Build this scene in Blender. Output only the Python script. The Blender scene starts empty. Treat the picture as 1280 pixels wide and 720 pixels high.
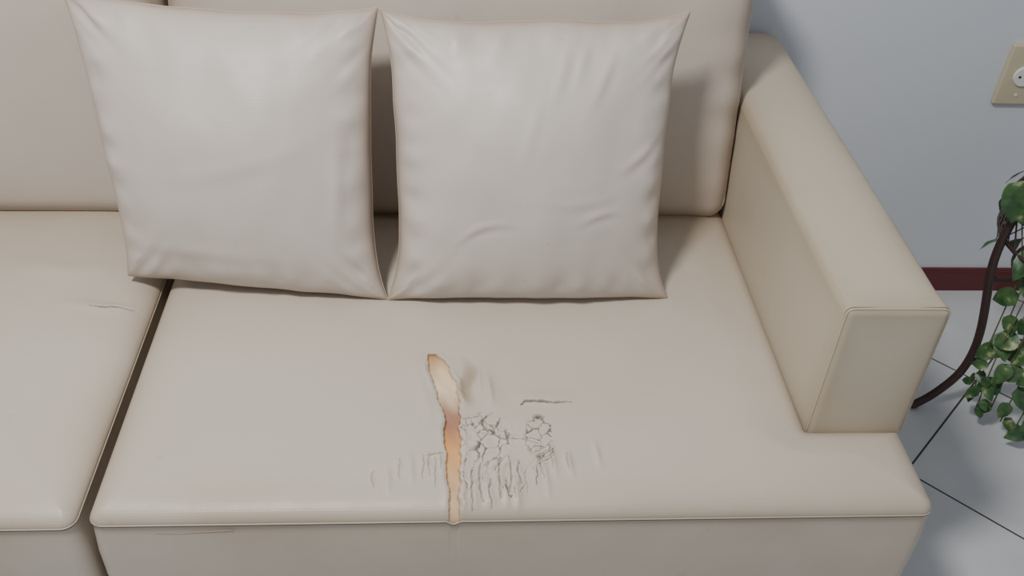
import bpy, bmesh, math, random
import numpy as np
from mathutils import Vector, Matrix, noise
random.seed(7)
SC = bpy.context.scene
COL = SC.collection

def lin(r, g, b):
    f = lambda c: (c/255/12.92) if c/255 <= .04045 else ((c/255+.055)/1.055)**2.4
    return (f(r), f(g), f(b), 1)

def sstep(a, b, x):
    t = np.clip((x-a)/(b-a), 0, 1)
    return t*t*(3-2*t)

# ------------------------------------------------------------------ materials
def new_mat(name):
    m = bpy.data.materials.new(name); m.use_nodes = True
    nt = m.node_tree
    return m, nt, nt.nodes['Principled BSDF']

def N(nt, t, **kw):
    n = nt.nodes.new(t)
    for k, v in kw.items():
        setattr(n, k, v)
    return n

def mixc(nt, fac, a, b, blend='MIX'):
    n = N(nt, 'ShaderNodeMix', data_type='RGBA', blend_type=blend)
    for sock, v in ((n.inputs[0], fac), (n.inputs[6], a), (n.inputs[7], b)):
        if isinstance(v, bpy.types.NodeSocket):
            nt.links.new(v, sock)
        else:
            sock.default_value = v
    return n.outputs[2]

def mth(nt, op, a, b=None, c=None):
    n = N(nt, 'ShaderNodeMath', operation=op)
    for i, v in enumerate((a, b, c)):
        if v is None: continue
        if isinstance(v, bpy.types.NodeSocket): nt.links.new(v, n.inputs[i])
        else: n.inputs[i].default_value = v
    return n.outputs[0]

def leather(name, col, stain, rough=.46, weave=1.0, wrinkle=.25, wscale=13):
    m, nt, b = new_mat(name)
    tc = N(nt, 'ShaderNodeTexCoord')
    obj = tc.outputs['Object']
    n1 = N(nt, 'ShaderNodeTexNoise'); n1.inputs['Scale'].default_value = 4.5; n1.inputs['Detail'].default_value = 5
    nt.links.new(obj, n1.inputs['Vector'])
    n2 = N(nt, 'ShaderNodeTexNoise'); n2.inputs['Scale'].default_value = 38; n2.inputs['Detail'].default_value = 4
    nt.links.new(obj, n2.inputs['Vector'])
    a = N(nt, 'ShaderNodeAttribute', attribute_name='grime_shade')  # soiling, plus the shade painted onto the seat tops
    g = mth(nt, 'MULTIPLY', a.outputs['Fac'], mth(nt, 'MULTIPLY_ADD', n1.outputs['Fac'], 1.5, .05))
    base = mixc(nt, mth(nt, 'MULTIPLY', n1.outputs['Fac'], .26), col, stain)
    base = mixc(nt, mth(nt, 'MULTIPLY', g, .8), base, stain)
    sp = mth(nt, 'MULTIPLY', mth(nt, 'GREATER_THAN', n2.outputs['Fac'], .72), .10)
    base = mixc(nt, sp, base, lin(120, 95, 75))
    cr = N(nt, 'ShaderNodeAttribute', attribute_name='crack')
    base = mixc(nt, cr.outputs['Fac'], base, lin(96, 80, 66))
    wn = N(nt, 'ShaderNodeAttribute', attribute_name='worn')
    base = mixc(nt, mth(nt, 'MULTIPLY', wn.outputs['Fac'], .15), base, lin(218, 209, 198))
    to = N(nt, 'ShaderNodeAttribute', attribute_name='torn')
    tcx = N(nt, 'ShaderNodeAttribute', attribute_name='torn_col')
    base = mixc(nt, to.outputs['Fac'], base, tcx.outputs['Color'])
    nt.links.new(base, b.inputs['Base Color'])
    r = mth(nt, 'MULTIPLY_ADD', n2.outputs['Fac'], .18, rough-.09)
    r = mth(nt, 'MAXIMUM', r, mth(nt, 'MULTIPLY', to.outputs['Fac'], .9))
    nt.links.new(r, b.inputs['Roughness'])
    b.inputs['Specular IOR Level'].default_value = .52
    w1 = N(nt, 'ShaderNodeTexWave', bands_direction='X'); w2 = N(nt, 'ShaderNodeTexWave', bands_direction='Y'); w3 = N(nt, 'ShaderNodeTexWave', bands_direction='Z')
    for w in (w1, w2, w3):
        w.inputs['Scale'].default_value = 120; w.inputs['Distortion'].default_value = 2.5; w.inputs['Detail Scale'].default_value = .6
        nt.links.new(obj, w.inputs['Vector'])
    ws = mth(nt, 'ADD', mth(nt, 'ADD', w1.outputs['Fac'], w2.outputs['Fac']), w3.outputs['Fac'])
    b1 = N(nt, 'ShaderNodeBump'); b1.inputs['Strength'].default_value = .07*weave; b1.inputs['Distance'].default_value = .0008
    nt.links.new(ws, b1.inputs['Height'])
    n3 = N(nt, 'ShaderNodeTexNoise'); n3.inputs['Scale'].default_value = wscale; n3.inputs['Detail'].default_value = 2; n3.inputs['Distortion'].default_value = .5
    nt.links.new(obj, n3.inputs['Vector'])
    b2 = N(nt, 'ShaderNodeBump'); b2.inputs['Strength'].default_value = wrinkle; b2.inputs['Distance'].default_value = .008
    nt.links.new(n3.outputs['Fac'], b2.inputs['Height'])
    nt.links.new(b1.outputs['Normal'], b2.inputs['Normal'])
    nt.links.new(b2.outputs['Normal'], b.inputs['Normal'])
    return m

def simple(name, col, rough=.5, metal=0, nscale=30, var=.15, bump=.1):
    m, nt, b = new_mat(name)
    tc = N(nt, 'ShaderNodeTexCoord')
    n1 = N(nt, 'ShaderNodeTexNoise'); n1.inputs['Scale'].default_value = nscale; n1.inputs['Detail'].default_value = 4
    nt.links.new(tc.outputs['Object'], n1.inputs['Vector'])
    dark = (col[0]*(1-var*2), col[1]*(1-var*2), col[2]*(1-var*2), 1)
    nt.links.new(mixc(nt, n1.outputs['Fac'], col, dark), b.inputs['Base Color'])
    b.inputs['Roughness'].default_value = rough; b.inputs['Metallic'].default_value = metal
    bp = N(nt, 'ShaderNodeBump'); bp.inputs['Strength'].default_value = bump; bp.inputs['Distance'].default_value = .002
    nt.links.new(n1.outputs['Fac'], bp.inputs['Height']); nt.links.new(bp.outputs['Normal'], b.inputs['Normal'])
    return m

M_SEAT = leather('faux_leather_seat', lin(200, 190, 175), lin(160, 139, 114), .45, 1, .20, 8)
M_BACK = leather('faux_leather_back', lin(199, 189, 177), lin(158, 137, 115), .47, 1, .22, 8)
M_ARM = leather('faux_leather_arm', lin(195, 184, 164), lin(160, 142, 115), .46, 1, .08, 8)
M_PIL = leather('faux_leather_pillow', lin(206, 197, 188), lin(160, 135, 112), .47, .8, .16, 8)
M_PIPE = leather('piping', lin(188, 174, 154), lin(150, 124, 98), .5, 1, .1)
M_THREAD = simple('seam_thread', lin(134, 114, 96), .8)
M_SPLIT = simple('split_edge', lin(168, 148, 126), .8)
M_WOOD = simple('dark_wood_foot', lin(60, 40, 30), .5)

# ------------------------------------------------------------------ helpers
def link(o, parent=None):
    COL.objects.link(o)
    if parent: o.parent = parent
    return o

def empty(name, loc=(0, 0, 0)):
    e = bpy.data.objects.new(name, None); e.location = loc
    e.empty_display_size = .1
    return link(e)

def mesh_obj(name, verts, faces, mat, parent=None, smooth=True, attrs=None, colattrs=None, loc=None, rot=None):
    me = bpy.data.meshes.new(name)
    me.from_pydata([tuple(v) for v in verts], [], faces)
    if smooth: me.polygons.foreach_set('use_smooth', [True]*len(me.polygons))
    for k, v in (attrs or {}).items():
        a = me.attributes.new(k, 'FLOAT', 'POINT'); a.data.foreach_set('value', np.asarray(v, dtype=np.float32))
    for k, v in (colattrs or {}).items():
        a = me.attributes.new(k, 'FLOAT_COLOR', 'POINT'); a.data.foreach_set('color', np.asarray(v, dtype=np.float32).ravel())
    me.materials.append(mat)
    me.update()
    o = bpy.data.objects.new(name, me)
    if loc: o.location = loc
    if rot: o.rotation_euler = rot
    return link(o, parent)

def tube(name, pts, r, mat, parent=None, cyclic=False, smooth=False):
    cu = bpy.data.curves.new(name, 'CURVE'); cu.dimensions = '3D'
    cu.bevel_depth = r; cu.bevel_resolution = 3; cu.use_fill_caps = True
    if smooth:
        sp = cu.splines.new('NURBS'); sp.points.add(len(pts)-1)
        for p, q in zip(sp.points, pts): p.co = (*q, 1)
        sp.use_endpoint_u = True; sp.order_u = 4; sp.resolution_u = 6
    else:
        sp = cu.splines.new('POLY'); sp.points.add(len(pts)-1)
        for p, q in zip(sp.points, pts): p.co = (*q, 1)
    sp.use_cyclic_u = cyclic
    cu.materials.append(mat)
    o = bpy.data.objects.new(name, cu)
    return link(o, parent)

def samples(h, r, n, k=5):
    inner = list(np.linspace(-(h-r), h-r, n))
    left = [-(h-r)-r*math.tan(math.pi/4*(i/k)) for i in range(k, 0, -1)]
    right = [-v for v in reversed(left)]
    return left+inner+right

def soft_box(name, half, r, mat, parent, puff=(0, 0, 0), n=14, loc=(0, 0, 0), rot=(0, 0, 0), warp=None, grime_shade=.02):
    S = [samples(h, r, n) for h in half]
    verts, faces = [], []
    for ax in range(3):
        u, v = [(1, 2), (2, 0), (0, 1)][ax]
        for sg in (-1, 1):
            base = len(verts)
            for a in S[u]:
                for b in S[v]:
                    p = [0, 0, 0]; p[ax] = sg*half[ax]; p[u] = a; p[v] = b
                    verts.append(p)
            nu, nv = len(S[u]), len(S[v])
            for i in range(nu-1):
                for j in range(nv-1):
                    q = [base+i*nv+j, base+(i+1)*nv+j, base+(i+1)*nv+j+1, base+i*nv+j+1]
                    faces.append(q if sg > 0 else q[::-1])
    P = np.array(verts, float); H = np.array(half)
    Q = np.clip(P, -(H-r), H-r); D = P-Q
    L = np.linalg.norm(D, axis=1, keepdims=True); L[L == 0] = 1
    fd = np.sort(H-np.abs(P), axis=1)
    gr = np.exp(-(fd[:, 1]/grime_shade)**1.2)
    P2 = Q+D/L*r
    U = P2/H
    W = 1-np.clip(np.abs(U), 0, 1)**2.2
    for ax in range(3):
        u, v = [(1, 2), (2, 0), (0, 1)][ax]
        P2[:, ax] += puff[ax]*np.sign(U[:, ax])*np.clip(np.abs(U[:, ax]), 0, 1)**2*(W[:, u]*W[:, v])**.7
    if warp: P2 = warp(P2, H)
    o = mesh_obj(name, P2, faces, mat, parent, attrs={'grime_shade': gr}, loc=loc, rot=rot)
    bm = bmesh.new(); bm.from_mesh(o.data)
    bmesh.ops.remove_doubles(bm, verts=bm.verts, dist=1e-5)
    bm.to_mesh(o.data); bm.free()
    return o

def seglen_dist(px, py, a, b):
    ax, ay = a; bx, by = b
    dx, dy = bx-ax, by-ay
    L = dx*dx+dy*dy+1e-12
    t = np.clip(((px-ax)*dx+(py-ay)*dy)/L, 0, 1)
    return np.hypot(px-ax-t*dx, py-ay-t*dy), t

ZT = .45
def seat(name, x0, x1, y0, y1, arm, parent, cracks=(), tear=None, zones_x=(), zones_y=(), zlow=.2, mat=M_SEAT, folds=(), flakes=None, sag=()):
    r = .040; R = .018
    def lines(a, b, zones, extra):
        L = set(np.round(np.arange(a, b, .008), 5)) | {b}
        for e in (a, b):
            s = 1 if e == a else -1
            for k in range(1, 11): L.add(round(e+s*r*(1-math.cos(k/10*math.pi/2)), 5))
        for e in extra:
            for k in range(-9, 9): L.add(round(e+k*.0025, 5))
        for (p, q, st) in zones:
            L = {v for v in L if not (p < v < q)} | set(np.round(np.arange(p, q, st), 5))
        L = sorted(v for v in L if a <= v <= b)
        out = [L[0]]
        for v in L[1:]:
            if v-out[-1] > .0004: out.append(v)
        out[-1] = b
        return np.array(out)
    ex = [arm[1]] if arm else []; ey = [arm[2]] if arm else []
    xs = lines(x0, x1, zones_x, ex); ys = lines(y0, y1, zones_y, ey)
    X, Y = np.meshgrid(xs, ys, indexing='ij')
    d = np.minimum(np.minimum(X-x0, x1-X), np.minimum(Y-y0, y1-Y))
    if arm:
        side, axin, ay = arm
        if side > 0: dax = np.maximum(axin-X, 0)
        else: dax = np.maximum(X-axin, 0)
        da = np.hypot(dax, np.maximum(ay-Y, 0))
        d = np.minimum(d, da*1.5)
    dd = np.clip(d, 0, r)
    Z = ZT+.002 - r*(1-np.sqrt(np.clip(1-(1-dd/r)**2, 0, 1)))*.54
    Z += .008*sstep(0, .14, d)
    Z += .0016*np.sin(X*9+Y*5)*np.cos(Y*11-X*3)*sstep(0, .08, d)
    Z += .0005*np.sin(X*31+np.sin(Y*17)*1.5)*np.cos(Y*23+np.sin(X*13))*sstep(0, .05, d)
    for (sx_, sy_, sr, sh) in sag:
        Z -= sh*np.exp(-(((X-sx_)/sr)**2+((Y-sy_)/sr)**2))*sstep(0, .06, d)
    grime_shade = .75*np.exp(-(d/.03)**1.1)+.6*np.exp(-(np.minimum(Y-1.46, 0)/.17)**2)  # soiled rims; back band mixes soiling with painted-in shade
    crack = np.zeros_like(X); torn = np.zeros_like(X); worn = np.zeros_like(X)
    tcol = np.zeros(X.shape+(4,)); tcol[..., 3] = 1
    wob = np.sin(Y*210)*.5+np.sin(Y*530+1)*.35+np.sin(Y*1100+2)*.2
    wobx = np.sin(X*210)*.5+np.sin(X*530+1)*.35+np.sin(X*1100+2)*.2
    for (pts, w, dep, lip) in cracks:
        best = np.full(X.shape, 9.); tt = np.zeros_like(X)
        nseg = len(pts)-1
        for i in range(nseg):
            dist, t = seglen_dist(X+wob*.0010, Y+wobx*.0010, pts[i], pts[i+1])
            m = dist < best
            best = np.where(m, dist, best); tt = np.where(m, (i+t)/nseg, tt)
        ww = w*(.35+.65*np.sin(np.pi*np.clip(tt, .02, .98)))*(1+.25*np.sin(X*300+Y*340))
        core = 1-sstep(ww*.5, ww*1.3+.0005, best)
        Z -= dep*core
        lipf = np.exp(-((best-ww*2.2)/(ww*1.5+.0018))**2)*np.sin(np.pi*np.clip(tt, 0, 1))
        Z += lip*lipf
        worn = np.maximum(worn, lipf*(lip > .0012))
        crack = np.maximum(crack, core*min(1, w/.0010*.85))
    for (pts, w, h) in folds:
        best = np.full(X.shape, 9.); tt = np.zeros_like(X)
        nseg = len(pts)-1
        for i in range(nseg):
            dist, t = seglen_dist(X, Y, pts[i], pts[i+1])
            m = dist < best; best = np.where(m, dist, best); tt = np.where(m, (i+t)/nseg, tt)
        Z += h*np.exp(-(best/w)**2)*np.sin(np.pi*np.clip(tt, .0, 1))
    if tear is not None:
        T = np.array(sorted(tear))
        xl = np.interp(Y, T[:, 0], T[:, 1])+wob*.0010+np.sin(Y*95)*.0014
        xr = np.interp(Y, T[:, 0], T[:, 2])-(np.sin(Y*170+2)*.6+np.sin(Y*430)*.4)*.0020
        s = np.minimum(X-xl, xr-X)
        inr = (Y > T[0, 0]-.01) & (Y < T[-1, 0])
        s = np.where(inr, s, -.05)
        s = np.minimum(s, (T[-1, 0]-Y)*.8)
        t_in = sstep(-.0008, .0008, s)
        fz = .0004*np.sin(X*260+np.sin(Y*60)*2)*np.sin(Y*120)
        Z += -.0050*sstep(-.0004, .0022, s)+t_in*fz
        out = np.where(inr, np.exp(-((s+.005)/.004)**2), 0)
        Z += .0028*out*(.55+.45*np.sin(Y*70+X*40))
        edge_dark = np.where(inr, np.exp(-((s-.0006)/.0011)**2), 0)*.45
        torn = np.maximum(torn, t_in)
        ky = [.775, .80, .835, .86, .89, .915, .935, .955, .975, 1.0, 1.04, 1.08]
        kc = [lin(208, 170, 132), lin(214, 180, 144), lin(210, 172, 132), lin(218, 170, 114), lin(214, 160, 102), lin(194, 140, 98),
              lin(172, 124, 98), lin(176, 132, 108), lin(208, 178, 148), lin(232, 209, 176), lin(228, 200, 160), lin(190, 146, 100)]
        kc = np.array(kc)
        for c in range(3):
            v = np.interp(Y+.006*np.sin(X*200), ky, kc[:, c])
            tcol[..., c] = v*(.94+.08*np.sin(X*200+Y*60)*np.sin(Y*90+X*70))*(1-edge_dark)
        bx = np.exp(-(((X-.030-.005*np.sin(Y*80))/.011)**2+((Y-1.015)/.045)**2)**2)*(1-t_in)
        grime_shade = grime_shade+bx*1.0  # grey flap beside the tear: its shade is painted into the tone
        Z -= .0022*bx
    if flakes is not None:
        fx0, fx1, fy0, fy1 = flakes
        msk = sstep(fx0-.006, fx0+.006, X)*(1-sstep(fx1-.07, fx1, X))*sstep(fy0, fy0+.02, Y)*(1-sstep(fy1-.03, fy1, Y))
        if tear is not None: msk = msk*(1-torn)
        ii, jj = np.nonzero(msk > .01)
        for i, j in zip(ii, jj):
            x, y = X[i, j], Y[i, j]
            k = msk[i, j]
            wx = x+.0045*noise.noise(Vector((x*60, y*60, 0)))+.0022*noise.noise(Vector((x*200, y*200, 0)))
            wy = y+.0070*noise.noise(Vector((x*60, y*60, 5)))+.0026*noise.noise(Vector((x*200, y*200, 3)))
            lowp = min(1, max(0, (.885-y)/.035))
            ysc = 58-34*lowp
            dist, pts_ = noise.voronoi(Vector((wx*(66+26*lowp), (wy-.885)*ysc+7, 0)))
            e = (dist[1]-dist[0])
            dv = pts_[1]-pts_[0]
            upright = abs(dv.x)/(dv.length+1e-6)
            gate = 1-.85*lowp*(1-sstep(.5, .85, upright))
            sel = noise.noise(Vector((x*26, y*16, 9)))+.34*k-.06-.12*lowp
            if e < .085 and sel > 0:
                q = (1-e/.085)*min(1, sel*5)*gate
                Z[i, j] -= .0022*q; crack[i, j] = max(crack[i, j], .95*min(1, 1.6*q))
            elif sel > -.08:
                q = math.exp(-((e-.20)/.14)**2)*k*gate
                Z[i, j] += .0009*q; worn[i, j] = max(worn[i, j], q)
            Z[i, j] += k*.0018*noise.noise(Vector((x*50, y*18, 3)))
    qx = np.clip(X, x0+R, x1-R); qy = np.clip(Y, y0+R, y1-R)
    ox, oy = (X-qx)/R, (Y-qy)/R
    both = (np.abs(ox) > 0) & (np.abs(oy) > 0)
    hyp = np.hypot(ox, oy); hyp[hyp == 0] = 1
    f = np.where(both, np.maximum(np.abs(ox), np.abs(oy))/hyp, 1)
    PX = qx+ox*R*f; PY = qy+oy*R*f
    nx, ny = X.shape
    verts = np.stack([PX.ravel(), PY.ravel(), Z.ravel()], 1)
    idx = np.arange(nx*ny).reshape(nx, ny)
    faces = np.stack([idx[:-1, :-1], idx[1:, :-1], idx[1:, 1:], idx[:-1, 1:]], -1).reshape(-1, 4).tolist()
    ring = list(idx[:, 0])+list(idx[-1, 1:])+list(idx[-2::-1, -1])+list(idx[0, -2:0:-1])
    rp = verts[ring]
    nxt = np.roll(rp, -1, 0)-np.roll(rp, 1, 0)
    nrm = np.stack([nxt[:, 1], -nxt[:, 0], nxt[:, 2]*0], 1)
    nrm /= np.maximum(np.linalg.norm(nrm, axis=1, keepdims=True), 1e-9)
    allv = [verts]; prev = ring; cnt = len(verts)
    levels = [0, .004, .02, .06, .11, .16, .2, 1]
    g2 = [grime_shade.ravel()]
    for li, lv in enumerate(levels[1:]):
        z = (rp[:, 2]-lv) if lv < 1 else np.full(len(rp), zlow)
        off = {.004: -.0025, .02: .0, .06: .003, .11: .003, .16: .002, .2: .001, 1: 0}[lv]
        p = rp+nrm*off; p = p.copy(); p[:, 2] = z if lv == 1 else np.maximum(z, zlow)
        allv.append(p)
        cur = list(range(cnt, cnt+len(ring))); cnt += len(ring)
        m = len(ring)
        for i in range(m):
            j = (i+1) % m
            faces.append([prev[j], prev[i], cur[i], cur[j]])
        prev = cur
        g2.append(np.full(m, .55 if lv < .03 else .3))
    V = np.concatenate(allv)
    pad = len(V)-len(verts)
    z0 = np.zeros(pad)
    o = mesh_obj(name, V, faces, mat, parent,
                 attrs={'grime_shade': np.concatenate(g2), 'crack': np.concatenate([crack.ravel(), z0]), 'torn': np.concatenate([torn.ravel(), z0]), 'worn': np.concatenate([worn.ravel(), z0])},
                 colattrs={'torn_col': np.concatenate([tcol.reshape(-1, 4), np.ones((pad, 4))])})
    pp = [tuple(rp[i]+np.array([0, 0, -.0008])-nrm[i]*.0004) for i in range(0, len(ring))]
    keep = [pp[0]]
    for q in pp[1:]:
        if (Vector(q)-Vector(keep[-1])).length > .004: keep.append(q)
    tube(name+'_piping', keep, .0015, M_PIPE, parent, cyclic=True)
    low = [(q[0], q[1], q[2]-.0025) for q in keep]
    tube(name+'_stitch', low, .0009, M_THREAD, parent, cyclic=True)
    return o

# ------------------------------------------------------------------ sofa
sofa = empty('sofa')
V_ = [(.142, .891, .849), (.164, .877, .845), (-.032, .877, .835), (-.023, .88, .84), (-.0155, .87, .82), (-.063, .87, .835), (-.097, .849, .822), (-.008, .877, .849), (.128, .88, .835)]
cr = []
for (x, a, b) in V_:
    j = random.uniform(-.003, .003)
    cr.append(([(x, a), (x+j, (a+b)/2), (x-j*.6, b)], .0006, .0014, .0010))
for (x, a, b) in [(.033, .850, .790), (.045, .862, .800), (.058, .835, .792), (.070, .86, .805), (.084, .872, .812), (.097, .865, .83)]:
    j = random.uniform(-.003, .003)
    cr.append(([(x, a), (x+j, (a+b)/2), (x-j*.6, b)], .0009, .0022, .0014))
H_ = [[(.0225, .939), (.045, .945)], [(-.027, .874), (-.004, .877)], [(.045, .913), (.067, .909), (.08, .899), (.098, .902), (.125, .893)],
      [(.045, .936), (.058, .913)], [(.081, .921), (.084, .891)]]
for h in H_: cr.append((h, .0010, .0028, .0014))
cr.append(([(.106, .9675), (.112, .973), (.122, .9745), (.15, .9705), (.180, .971)], .0017, .0045, .0010))
fo = []
for (x, a, b) in [(.118, .90, .82), (.142, .90, .83), (.164, .885, .83), (.203, .9, .845), (.13, .87, .80), (.09, .84, .785), (.075, .85, .79),
                  (.05, .85, .79), (.035, .85, .79), (.06, 1.03, .96), (.045, 1.05, .98), (-.05, .88, .82), (-.08, .86, .81)]:
    fo.append(([(x, a), (x+.004, b)], .0045, .0026))
fo.append(([(-.045, 1.08), (-.035, 1.0), (-.02, .93)], .012, .003))
fo.append(([(.05, 1.06), (.06, 1.0), (.07, .95)], .012, .003))
fo.append(([(.09, .985), (.14, .982), (.19, .98)], .012, .0025))
TEAR = [(1.077, -.030, -.018), (1.068, -.031, -.007), (1.050, -.0278, .0016), (1.035, -.025, .006), (1.016, -.0219, .0135), (.983, -.0133, .017), (.9516, -.0051, .0188), (.921, -.0039, .0175),
        (.8914, -.0039, .0195), (.8631, -.0016, .0183), (.8354, .0004, .0180), (.8088, .0015, .0165), (.777, .003, .0155)]
YF, YB = .783, 1.63
seat('seat_cushion_right', -.455, .655, YF, YB, (1, .517, .925), sofa, cr, TEAR,
     zones_x=[(-.11, .225, .0011)], zones_y=[(.786, 1.088, .0011)], folds=fo, flakes=(.018, .150, .79, .955),
     sag=[(.05, .98, .16, .005), (-.2, 1.0, .14, .003)])
seat('seat_cushion_left', -1.575, -.470, YF-.004, YB, (-1, -1.437, .925), sofa,
     [([(-.56, 1.187), (-.545, 1.183), (-.52, 1.186), (-.489, 1.182)], .0017, .0045, .0008)], None,
     zones_x=[(-.60, -.475, .0014)], zones_y=[(1.15, 1.22, .0013)],
     folds=[([(-.62, 1.19), (-.49, 1.182)], .012, .003), ([(-.75, 1.30), (-.62, 1.27), (-.55, 1.29)], .02, .004), ([(-.9, .9), (-.8, .86)], .02, .003)],
     sag=[(-.8, 1.0, .2, .005)])
for i, pts in enumerate([[(-.374, .7836, .413), (-.34, .7836, .4115), (-.32, .7836, .4145), (-.30, .7836, .415), (-.274, .7836, .4175)],
                         [(-.62, .7795, .402), (-.57, .7795, .405), (-.55, .7795, .401), (-.51, .7795, .398)]]):
    tube('front_split_%d' % (i+1), pts, .0009, M_SPLIT, sofa)

soft_box('base_frame', (1.09, .47, .075), .012, M_ARM, sofa, loc=(-.46, 1.28, .145), grime_shade=.03)
for i, (x, y) in enumerate([(-1.48, .87), (.56, .87), (-1.48, 1.69), (.56, 1.69), (-.46, .87), (-.46, 1.69)]):
    bm = bmesh.new()
    bmesh.ops.create_cone(bm, cap_ends=True, segments=20, radius1=.02, radius2=.03, depth=.08)
    me = bpy.data.meshes.new('foot'); bm.to_mesh(me); bm.free(); me.materials.append(M_WOOD)
    o = bpy.data.objects.new('foot_%d' % (i+1), me); o.location = (x, y, .04); link(o, sofa)

def make_arm(nm, xa, xb):
    cx = (xa+xb)/2; hx = (xb-xa)/2
    ya, yb, za, zb = .925, 1.79, .21, .670
    def warp(P, H):
        P[:, 2] -= .006*(np.abs(P[:, 0])/H[0])**3*(P[:, 2] > 0)*sstep(0, .04, P[:, 1]+H[1])
        return P
    soft_box(nm, (hx, (yb-ya)/2, (zb-za)/2), .011, M_ARM, sofa, puff=(.004, .003, .006), n=22, loc=(cx, (ya+yb)/2, (za+zb)/2), warp=warp, grime_shade=.022)
    rr = .011; y = ya+.004
    pts = []
    for (px, pz, a0) in [(xa+rr, zb-rr, 180), (xb-rr, zb-rr, 90)]:
        for k in range(0, 7):
            a = math.radians(a0-k*15)
            pts.append((px+(rr-.002)*math.cos(a), y, pz+(rr-.0016)*math.sin(a)))
    pts = [(xa+.0016, y, .44)]+pts+[(xb-.0016, y, .44)]
    tube(nm+'_piping', pts, .0014, M_PIPE, sofa)
    tube(nm+'_stitch', [(p[0]+(.0004 if p[0] > cx else -.0004), p[1]+.0030, p[2]+.0004) for p in pts], .0009, M_THREAD, sofa)
make_arm('arm_right', .517, .660)
make_arm('arm_left', -1.580, -1.437)
soft_box('backrest_frame', (.955, .075, .225), .02, M_BACK, sofa, loc=(-.46, 1.712, .44), grime_shade=.03)

def back_cushion(nm, xa, xb, seedv):
    tilt = math.radians(12); hx = (xb-xa)/2; hy, hz = .08, .265
    def warp(P, H):
        for i in range(len(P)):
            x, y, z = P[i]
            w = max(0, 1-abs(x/H[0])**6)*max(0, 1-abs(z/H[2])**6)
            nn = noise.noise(Vector((x*5+seedv, z*1.8, .3)))*.010+noise.noise(Vector((x*14+seedv, z*4, 2.3)))*.0034
            P[i, 1] += nn*w
            e = math.exp(-((H[0]-abs(x))/.06)**2)
            P[i, 1] += .003*math.sin(z*80+3*x)*e*(.5+noise.noise(Vector((z*7, seedv, 0))))
        return P
    c = Vector(((xa+xb)/2, 0, 0))
    bot = Vector((0, 1.430, .452))
    up = Vector((0, math.sin(tilt), math.cos(tilt))); bk = Vector((0, math.cos(tilt), -math.sin(tilt)))
    ctr = c+bot+up*hz+bk*hy+Vector((0, 0, .006))
    soft_box(nm, (hx, hy, hz), .034, M_BACK, sofa, puff=(.004, .030, .004), n=54, loc=ctr, rot=(-tilt, 0, 0), warp=warp, grime_shade=.045)
    r0 = .034; pts = []
    for (sx, sz, a0) in [(1, 1, 0), (-1, 1, 90), (-1, -1, 180), (1, -1, 270)]:
        for k in range(0, 7):
            a = math.radians(a0+k*15)
            lx = sx*(hx-r0)+r0*.90*math.cos(a); lz = sz*(hz-r0)+r0*.90*math.sin(a)
            pts.append(tuple(ctr+Vector((lx, 0, 0))+up*lz-bk*(hy-.0190)))
    tube(nm+'_piping', pts, .0022, M_PIPE, sofa, cyclic=True)
back_cushion('back_cushion_right', -.453, .510, 1.7)
back_cushion('back_cushion_left', -1.432, -.466, 8.2)

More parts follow.
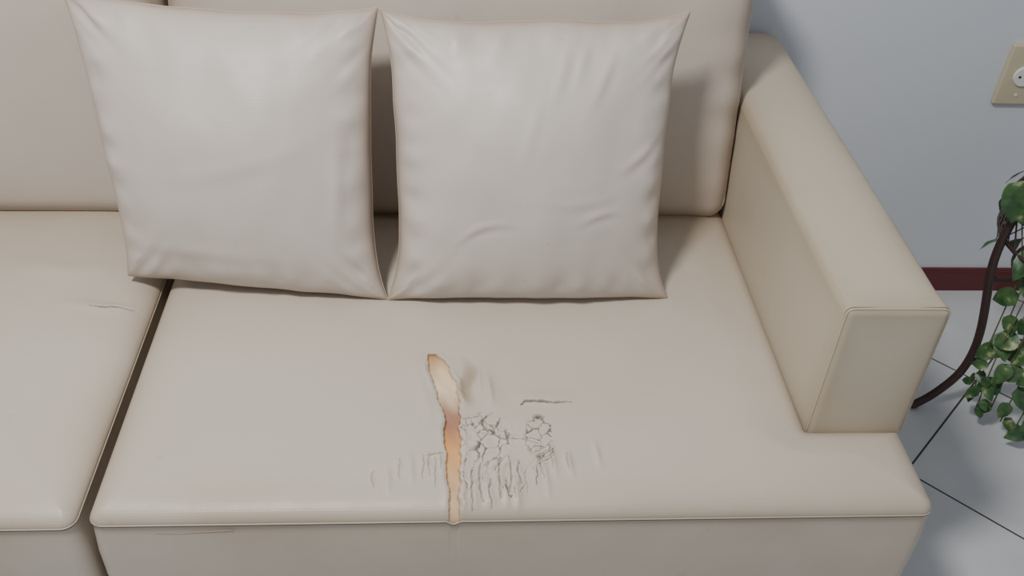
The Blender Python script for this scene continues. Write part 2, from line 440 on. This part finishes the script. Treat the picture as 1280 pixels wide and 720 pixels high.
# ------------------------------------------------------------------ throw pillows
def pillow(name, BL, BR, TR, TL, thick, seed, creases, ctrl=(.035, .035, .035, .03)):
    BL, BR, TR, TL = map(Vector, (BL, BR, TR, TL))
    n = 130
    nor = ((BR-BL).cross(TL-BL)).normalized()
    ctr = (BL+BR+TR+TL)/4
    e_b, e_r, e_t, e_l = ctrl
    verts, gr = [], []
    tf, tb = thick
    def pt(u, v, side):
        fx = (1-abs(v)**4)*(1-.22*v); fy = (1-abs(u)**5)*(1+.12*math.sin(u*4+seed))
        pu = u*(1-(e_r if u > 0 else e_l)*fx*2*abs(u)**2)
        pv = v*(1-(e_t if v > 0 else e_b)*fy*2*abs(v)**2)
        pu += .006*noise.noise(Vector((v*4, seed, u)))*(abs(u) > .5)
        pv += .008*noise.noise(Vector((u*4, seed+3, v)))*(abs(v) > .5)
        a, b = (pu+1)/2, (pv+1)/2
        p = BL*(1-a)*(1-b)+BR*a*(1-b)+TR*a*b+TL*(1-a)*b
        th = tf if side > 0 else tb
        q = (max(0, (1-u**2))*max(0, (1-v**2)))
        h = th*(.72*q**.42+.28*q)*(1-.10*v)
        h *= 1+.08*noise.noise(Vector((u*1.3+seed, v*1.3, side)))
        edge = 1-max(abs(u), abs(v))
        k = min(1, edge*7)
        band = math.exp(-((edge-.09)/.12)**2)
        along = v if abs(u) > abs(v) else u
        h += .0085*band*k*noise.noise(Vector((along*7+seed*2, seed+(3 if abs(u) > abs(v) else 0)+(u+v > 0), side)))
        cfac = math.exp(-((1-abs(u))**2+(1-abs(v))**2)/.12)
        h += .012*k*cfac*noise.noise(Vector(((abs(u)-abs(v))*9, seed*2+(u > 0)*3+(v > 0)*7, side)))
        h += k*.0045*noise.noise(Vector((u*2.6+seed*3, v*2.0, side*4)))
        h += k*.0012*noise.noise(Vector((u*6+seed*3, v*4.0, side*4+1)))
        if side > 0:
            for (cu, cv, ang2, L, W, A, bend) in creases:
                du, dv = u-cu, v-cv
                s = du*math.cos(ang2)+dv*math.sin(ang2); t = -du*math.sin(ang2)+dv*math.cos(ang2)
                t -= bend*s*s
                h += A*math.exp(-(s/L)**2)*(math.exp(-(t/W)**2)-.6*math.exp(-((t+W*1.8)/(W*1.3))**2))
        return p+nor*h*side
    idx = {}
    S = [math.sin(math.pi/2*(-1+2*i/n)) for i in range(n+1)]
    faces = []
    for side in (1, -1):
        for i, u in enumerate(S):
            for j, v in enumerate(S):
                border = i in (0, n) or j in (0, n)
                key = (i, j, 0 if border else side)
                if key not in idx:
                    idx[key] = len(verts); verts.append(pt(u, v, 1 if border else side))
                    edge = 1-max(abs(u), abs(v))
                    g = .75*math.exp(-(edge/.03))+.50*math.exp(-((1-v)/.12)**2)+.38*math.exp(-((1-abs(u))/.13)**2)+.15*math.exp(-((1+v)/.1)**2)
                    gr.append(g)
        for i in range(n):
            for j in range(n):
                q = []
                for (a, b) in ((i, j), (i+1, j), (i+1, j+1), (i, j+1)):
                    q.append(idx[(a, b, 0 if (a in (0, n) or b in (0, n)) else side)])
                faces.append(q if side > 0 else q[::-1])
    par = empty(name, ctr)
    vs = [v-ctr for v in verts]
    mesh_obj('cover', vs, faces, M_PIL, par, attrs={'grime_shade': gr})
    loop = [(i, 0) for i in range(n)]+[(n, j) for j in range(n)]+[(i, n) for i in range(n, 0, -1)]+[(0, j) for j in range(n, 0, -1)]
    seam = []
    for (i, j) in loop:
        q = vs[idx[(i, j, 0)]]
        if not seam or (q-Vector(seam[-1])).length > .003: seam.append(tuple(q))
    tube('edge_seam', seam, .0010, M_PIPE, par, cyclic=True)
    return par

Z0 = .468
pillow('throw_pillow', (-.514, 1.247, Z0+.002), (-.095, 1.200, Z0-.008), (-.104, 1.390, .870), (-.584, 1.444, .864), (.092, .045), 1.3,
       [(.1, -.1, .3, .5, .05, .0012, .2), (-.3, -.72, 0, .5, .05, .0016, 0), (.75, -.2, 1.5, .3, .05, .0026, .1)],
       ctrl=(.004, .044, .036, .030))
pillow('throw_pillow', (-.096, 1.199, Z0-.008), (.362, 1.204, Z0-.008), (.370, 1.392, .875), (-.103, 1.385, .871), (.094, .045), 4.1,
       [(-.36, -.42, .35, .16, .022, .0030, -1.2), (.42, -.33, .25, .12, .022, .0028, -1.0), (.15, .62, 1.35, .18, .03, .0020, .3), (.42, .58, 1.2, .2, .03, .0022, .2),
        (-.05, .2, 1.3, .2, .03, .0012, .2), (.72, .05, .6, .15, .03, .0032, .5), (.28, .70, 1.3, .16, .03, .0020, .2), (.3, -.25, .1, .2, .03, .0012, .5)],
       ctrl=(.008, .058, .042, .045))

# ------------------------------------------------------------------ room
def plane_box(name, lo, hi, mat):
    lo, hi = Vector(lo), Vector(hi)
    bm = bmesh.new(); bmesh.ops.create_cube(bm, size=1)
    for v in bm.verts:
        v.co = Vector(((lo[i]+hi[i])/2+v.co[i]*(hi[i]-lo[i]) for i in range(3)))
    me = bpy.data.meshes.new(name); bm.to_mesh(me); bm.free(); me.materials.append(mat)
    return link(bpy.data.objects.new(name, me))

YW = 1.81
M_WALL = simple('painted_wall', lin(213, 216, 221), .75, 0, 60, .02, .12)
plane_box('wall_back', (-3.2, YW, 0), (3.2, YW+.12, 2.7), M_WALL)
m, nt, b = new_mat('floor_tile')
tc = N(nt, 'ShaderNodeTexCoord'); sx = N(nt, 'ShaderNodeSeparateXYZ'); nt.links.new(tc.outputs['Object'], sx.inputs[0])
P_ = .515
def gl(v, off):
    q = mth(nt, 'DIVIDE', mth(nt, 'SUBTRACT', v, off), P_)
    fr = mth(nt, 'FRACT', mth(nt, 'ADD', q, 50))
    return mth(nt, 'MINIMUM', fr, mth(nt, 'SUBTRACT', 1, fr))
ua = mth(nt, 'ADD', sx.outputs[0], sx.outputs[1]); ub = mth(nt, 'SUBTRACT', sx.outputs[1], sx.outputs[0])
dm = mth(nt, 'MINIMUM', gl(ua, 2.135), gl(ub, .305))
g = mth(nt, 'LESS_THAN', dm, .0056)
n1 = N(nt, 'ShaderNodeTexNoise'); n1.inputs['Scale'].default_value = 7; n1.inputs['Detail'].default_value = 6
nt.links.new(tc.outputs['Object'], n1.inputs['Vector'])
tile = mixc(nt, n1.outputs['Fac'], lin(214, 215, 216), lin(184, 185, 186))
nt.links.new(mixc(nt, g, tile, lin(66, 58, 56)), b.inputs['Base Color'])
nt.links.new(mth(nt, 'MULTIPLY_ADD', g, .5, .30), b.inputs['Roughness'])
bp = N(nt, 'ShaderNodeBump'); bp.inputs['Strength'].default_value = .6; bp.inputs['Distance'].default_value = .002
nt.links.new(mth(nt, 'MINIMUM', dm, .008), bp.inputs['Height']); nt.links.new(bp.outputs['Normal'], b.inputs['Normal'])
plane_box('floor', (-3.2, -2.5, -.1), (3.2, YW+.12, 0), m)
bb = plane_box('baseboard_back', (-3.2, YW-.014, 0), (3.2, YW, .062), simple('wine_baseboard', lin(100, 40, 42), .4, 0, 12, .15, .1))
bm = bmesh.new(); bm.from_mesh(bb.data)
bmesh.ops.bevel(bm, geom=[e for e in bm.edges if all(v.co.z > .05 and v.co.y < YW-.01 for v in e.verts)], offset=.005, segments=3, affect='EDGES')
bm.to_mesh(bb.data); bm.free()

out = empty('power_outlet', (1.209, YW, .580))
M_PLATE = simple('aged_plastic', lin(204, 192, 162), .4, 0, 20, .05, .03)
M_WHITE = simple('white_plastic', lin(228, 228, 222), .35, 0, 20, .03, .02)
M_HOLE = simple('dark_hole', lin(30, 28, 26), .8)
soft_box('plate', (.043, .006, .068), .004, M_PLATE, out, puff=(0, .002, 0), n=6, loc=(0, -.005, 0), grime_shade=.004)
bm = bmesh.new(); bmesh.ops.create_cone(bm, cap_ends=True, segments=36, radius1=.023, radius2=.021, depth=.007)
me = bpy.data.meshes.new('insert'); bm.to_mesh(me); bm.free(); me.materials.append(M_WHITE)
o = bpy.data.objects.new('insert', me); o.location = (0, -.0145, 0); o.rotation_euler = (math.pi/2, 0, 0); link(o, out)
for i, (x, z) in enumerate([(-.010, 0), (0, .005), (.010, 0)]):
    bm = bmesh.new(); bmesh.ops.create_cone(bm, cap_ends=True, segments=16, radius1=.0028, radius2=.0028, depth=.002)
    me = bpy.data.meshes.new('hole'); bm.to_mesh(me); bm.free(); me.materials.append(M_HOLE)
    o = bpy.data.objects.new('socket_hole_%d' % (i+1), me); o.location = (x, -.0178, z); o.rotation_euler = (math.pi/2, 0, 0); link(o, out)
for i, z in enumerate((.044, -.044)):
    bm = bmesh.new(); bmesh.ops.create_cone(bm, cap_ends=True, segments=16, radius1=.0035, radius2=.0028, depth=.002)
    me = bpy.data.meshes.new('screw'); bm.to_mesh(me); bm.free(); me.materials.append(M_WHITE)
    o = bpy.data.objects.new('screw_%d' % (i+1), me); o.location = (0, -.0135, z); o.rotation_euler = (math.pi/2, 0, 0); link(o, out)

# ------------------------------------------------------------------ plant on its stand
CX, CY = 1.22, 1.40
stand = empty('plant_stand', (CX, CY, 0))
M_IRON = simple('brown_iron', lin(78, 60, 56), .42, .3, 40, .15, .15)
prof = [(.222, .006), (.20, .022), (.178, .05), (.150, .095), (.143, .15), (.147, .21), (.165, .29), (.186, .37), (.192, .44), (.184, .52), (.17, .56)]
for k, a in enumerate((180, 300, 60)):
    ar = math.radians(a); c, s = math.cos(ar), math.sin(ar)
    tube('leg_%d' % (k+1), [(r*c, r*s, z) for r, z in prof], .0085, M_IRON, stand, smooth=True)
    tube('strut_%d' % (k+1), [(.148*c, .148*s, .125), (.10*c, .10*s, .155), (0, 0, .165)], .006, M_IRON, stand, smooth=True)
    tube('tray_bar_%d' % (k+1), [(.18*c, .18*s, .348), (0, 0, .348)], .005, M_IRON, stand)
    bm = bmesh.new(); bmesh.ops.create_uvsphere(bm, u_segments=16, v_segments=10, radius=.012)
    for v in bm.verts: v.co.z *= .6
    me = bpy.data.meshes.new('foot_pad'); bm.to_mesh(me); bm.free(); me.materials.append(M_IRON)
    o = bpy.data.objects.new('foot_pad_%d' % (k+1), me); o.location = (.224*c, .224*s, .0072); link(o, stand)
    am = ar+math.radians(60)
    sc = []
    for t in np.linspace(0, 4*math.pi, 50):
        rr = .035*(1-t/(4.6*math.pi)); sc.append(((.176)*math.cos(am+rr*math.cos(t)*5), .176*math.sin(am+rr*math.cos(t)*5), .39+rr*math.sin(t)))
    tube('scroll_%d' % (k+1), sc, .003, M_IRON, stand)
def ring(nm, r, z, th, p, mat):
    tube(nm, [(r*math.cos(t), r*math.sin(t), z) for t in np.linspace(0, 2*math.pi, 48, endpoint=False)], th, mat, p, cyclic=True)
ring('ring_top', .170, .49, .004, stand, M_IRON)
ring('ring_mid', .174, .43, .004, stand, M_IRON)
ring('ring_low', .120, .348, .004, stand, M_IRON)
for k in range(48):
    a = 2*math.pi*k/48; a2 = a+2*math.pi/24
    for (b0, b1, nmx) in ((a, a2, 'a'), (a2, a, 'b')):
        tube('lattice_%s_%d' % (nmx, k), [(.174*math.cos(b0), .174*math.sin(b0), .43), (.170*math.cos(b1), .170*math.sin(b1), .49)], .0011, M_IRON, stand)

plant = empty('potted_pothos', (CX, CY, .36))
def lathe(nm, prof, mat, p, seg=40):
    vs, fs = [], []
    for (r, z) in prof:
        for k in range(seg):
            a = 2*math.pi*k/seg; vs.append((r*math.cos(a), r*math.sin(a), z))
    for i in range(len(prof)-1):
        for k in range(seg):
            fs.append([i*seg+k, i*seg+(k+1) % seg, (i+1)*seg+(k+1) % seg, (i+1)*seg+k])
    fs.append(list(range(seg))[::-1])
    return mesh_obj(nm, vs, fs, mat, p)
lathe('pot', [(.075, -.003), (.085, .04), (.098, .12), (.102, .14), (.110, .142), (.110, .16), (.100, .16), (.095, .135)], simple('white_ceramic', lin(205, 205, 205), .4, 0, 20, .04, .03), plant)
lathe('soil', [(.01, .137), (.097, .136)], simple('soil', lin(50, 38, 30), .95, 0, 80, .3, .6), plant)

m, nt, b = new_mat('pothos_leaf')
tc = N(nt, 'ShaderNodeTexCoord'); n1 = N(nt, 'ShaderNodeTexNoise'); n1.inputs['Scale'].default_value = 40; n1.inputs['Detail'].default_value = 3
nt.links.new(tc.outputs['Object'], n1.inputs['Vector'])
cr_ = N(nt, 'ShaderNodeValToRGB'); cr_.color_ramp.elements[0].position = .35; cr_.color_ramp.elements[0].color = lin(44, 76, 46)
cr_.color_ramp.elements[1].position = .72; cr_.color_ramp.elements[1].color = lin(170, 178, 132)
e = cr_.color_ramp.elements.new(.60); e.color = lin(76, 108, 62)
nt.links.new(n1.outputs['Fac'], cr_.inputs[0]); nt.links.new(cr_.outputs[0], b.inputs['Base Color']); b.inputs['Roughness'].default_value = .42
M_LEAF = m
M_STEM = simple('vine_stem', lin(110, 112, 66), .6)
LV, LF = [], []
def leaf(pos, tip, nrm, size):
    tip = tip.normalized(); sd = tip.cross(nrm).normalized(); up = sd.cross(tip).normalized()
    base = len(LV); nl, nw = 8, 3
    for i in range(nl+1):
        t = i/nl
        w = .44*(math.sin(math.pi*min(1, t**.62)))**.8*(1-.25*t) if 0 < t < 1 else 0.0
        for j in range(-nw, nw+1):
            s = j/nw
            back = -.14*abs(s)*(1-t)**2*3*(1 if t < .5 else 0)
            x = s*w; y = t+back*.6; z = .16*abs(x)-.25*t*t+.02*math.sin(t*9+s*3)
            LV.append(pos+sd*(x*size)+tip*(y*size)+up*(z*size))
    c = 2*nw+1
    for i in range(nl):
        for j in range(c-1):
            LF.append([base+i*c+j, base+i*c+j+1, base+(i+1)*c+j+1, base+(i+1)*c+j])
rnd = random.Random(11)
vk = 0
def vine(pts, n, size, t0=0.0):
    global vk
    vk += 1
    tube('vine_%d' % vk, pts, .0014, M_STEM, plant, smooth=True)
    P = [Vector(p) for p in pts]
    for k in range(n):
        t = (t0+(1-t0)*(k+.6)/n)*(len(P)-1); i = min(int(t), len(P)-2); p = P[i].lerp(P[i+1], t-i)
        od = Vector((p.x, p.y, 0)).normalized()
        sdv = Vector((-od.y, od.x, 0))
        tipd = od*rnd.uniform(.0, .5)+Vector((0, 0, -rnd.uniform(.3, 1)))+sdv*rnd.uniform(-1, 1)
        nr = od*.9+Vector((0, -.2, .8))+Vector((rnd.uniform(-.4, .4),)*3)
        p2 = p+tipd.normalized()*.012
        leaf(p2, tipd, nr, size*rnd.uniform(.75, 1.25)*(1-.35*k/n))
for k in range(12):
    ad = 268+k*19+rnd.uniform(-6, 6)
    a = math.radians(ad); c, s = math.cos(a), math.sin(a)
    L = rnd.uniform(.12, .40); r1 = rnd.uniform(.17, .20); wv = rnd.uniform(-.03, .03)
    if 330 < ad % 360 or ad % 360 < 150: L = min(L, .25)
    pts = [(.05*c, .05*s, .14), (.10*c, .10*s, .195), (r1*c, r1*s, .17), ((r1+.01)*c-wv*s, (r1+.01)*s+wv*c, .18-L*.45), ((r1-.01)*c+wv*s, (r1-.01)*s-wv*c, .18-L)]
    vine(pts, int(5+L*18), .058)
def low(a, r0, z0, L, n, size, t0):
    a = math.radians(a); c, s = math.cos(a), math.sin(a)
    pts = [(.095*c, .095*s, .165), (.155*c, .155*s, .15), ((r0+.01)*c, (r0+.01)*s, z0), ((r0+.008)*c, (r0+.008)*s, z0-L*.5), ((r0-.01)*c, (r0-.01)*s, max(-.325, z0-L))]
    vine(pts, n, size, t0)
low(198, .140, .03, .20, 6, .052, .30)
low(214, .135, .03, .33, 8, .056, .30)
low(226, .125, .01, .33, 9, .050, .38)
low(240, .130, .00, .32, 8, .052, .36)
low(250, .140, .00, .34, 8, .052, .30)
low(205, .150, -.10, .20, 6, .032, .66)
low(192, .135, -.14, .15, 4, .030, .72)
for k, (x, y, z, sz, tp, nm) in enumerate([(-.222, -.040, .218, .072, (-.05, -.15, -1), (-.6, -.8, .45)), (-.195, -.060, .240, .070, (.2, -.3, -1), (-.4, -.8, .5)),
                            (-.205, -.05, .185, .050, (.3, -.1, -1), (-.6, -.7, .4)), (-.12, -.10, .22, .06, (.2, -.5, -.6), (-.2, -.7, .7))]):
    leaf(Vector((x, y, z)), Vector(tp), Vector(nm), sz)
    tube('petiole_%d' % (k+1), [(x*.35, y*.35, .137), (x*.75, y*.75, z+.012), (x, y, z)], .0014, M_STEM, plant, smooth=True)
for k in range(24):
    a = rnd.uniform(0, 2*math.pi); r = rnd.uniform(.02, .07); p = Vector((r*math.cos(a), r*math.sin(a), .16+rnd.uniform(0, .04)))
    leaf(p, Vector((math.cos(a), math.sin(a), rnd.uniform(-.3, .5))), Vector((0, 0, 1)), .055)
mesh_obj('leaves', LV, LF, M_LEAF, plant)

# ------------------------------------------------------------------ light
def area(name, loc, target, size, power, col):
    l = bpy.data.lights.new(name, 'AREA'); l.shape = 'DISK'; l.size = size; l.energy = power; l.color = col
    o = bpy.data.objects.new(name, l); o.location = loc
    o.rotation_euler = (Vector(target)-Vector(loc)).to_track_quat('-Z', 'Y').to_euler(); link(o)
area('ceiling_light', (-.65, .33, 2.6), (0, 1.0, .4), .34, 49, (1.0, .985, .965))
w = bpy.data.worlds.new('world'); SC.world = w; w.use_nodes = True
w.node_tree.nodes['Background'].inputs[0].default_value = (.86, .91, 1.0, 1)
w.node_tree.nodes['Background'].inputs[1].default_value = .41

# ------------------------------------------------------------------ camera
cam = bpy.data.cameras.new('camera'); co = bpy.data.objects.new('camera', cam); link(co)
cam.sensor_width = 36; cam.lens = 1200/1280*36; cam.clip_start = .02
R3 = Matrix(((.9977, -.003, -.0669), (-.0506, .6263, -.778), (.0444, .7781, .6266)))
q = R3.to_quaternion(); q.normalize()
co.matrix_world = Matrix.Translation((0, 0, 1.45)) @ q.to_matrix().to_4x4()
SC.camera = co
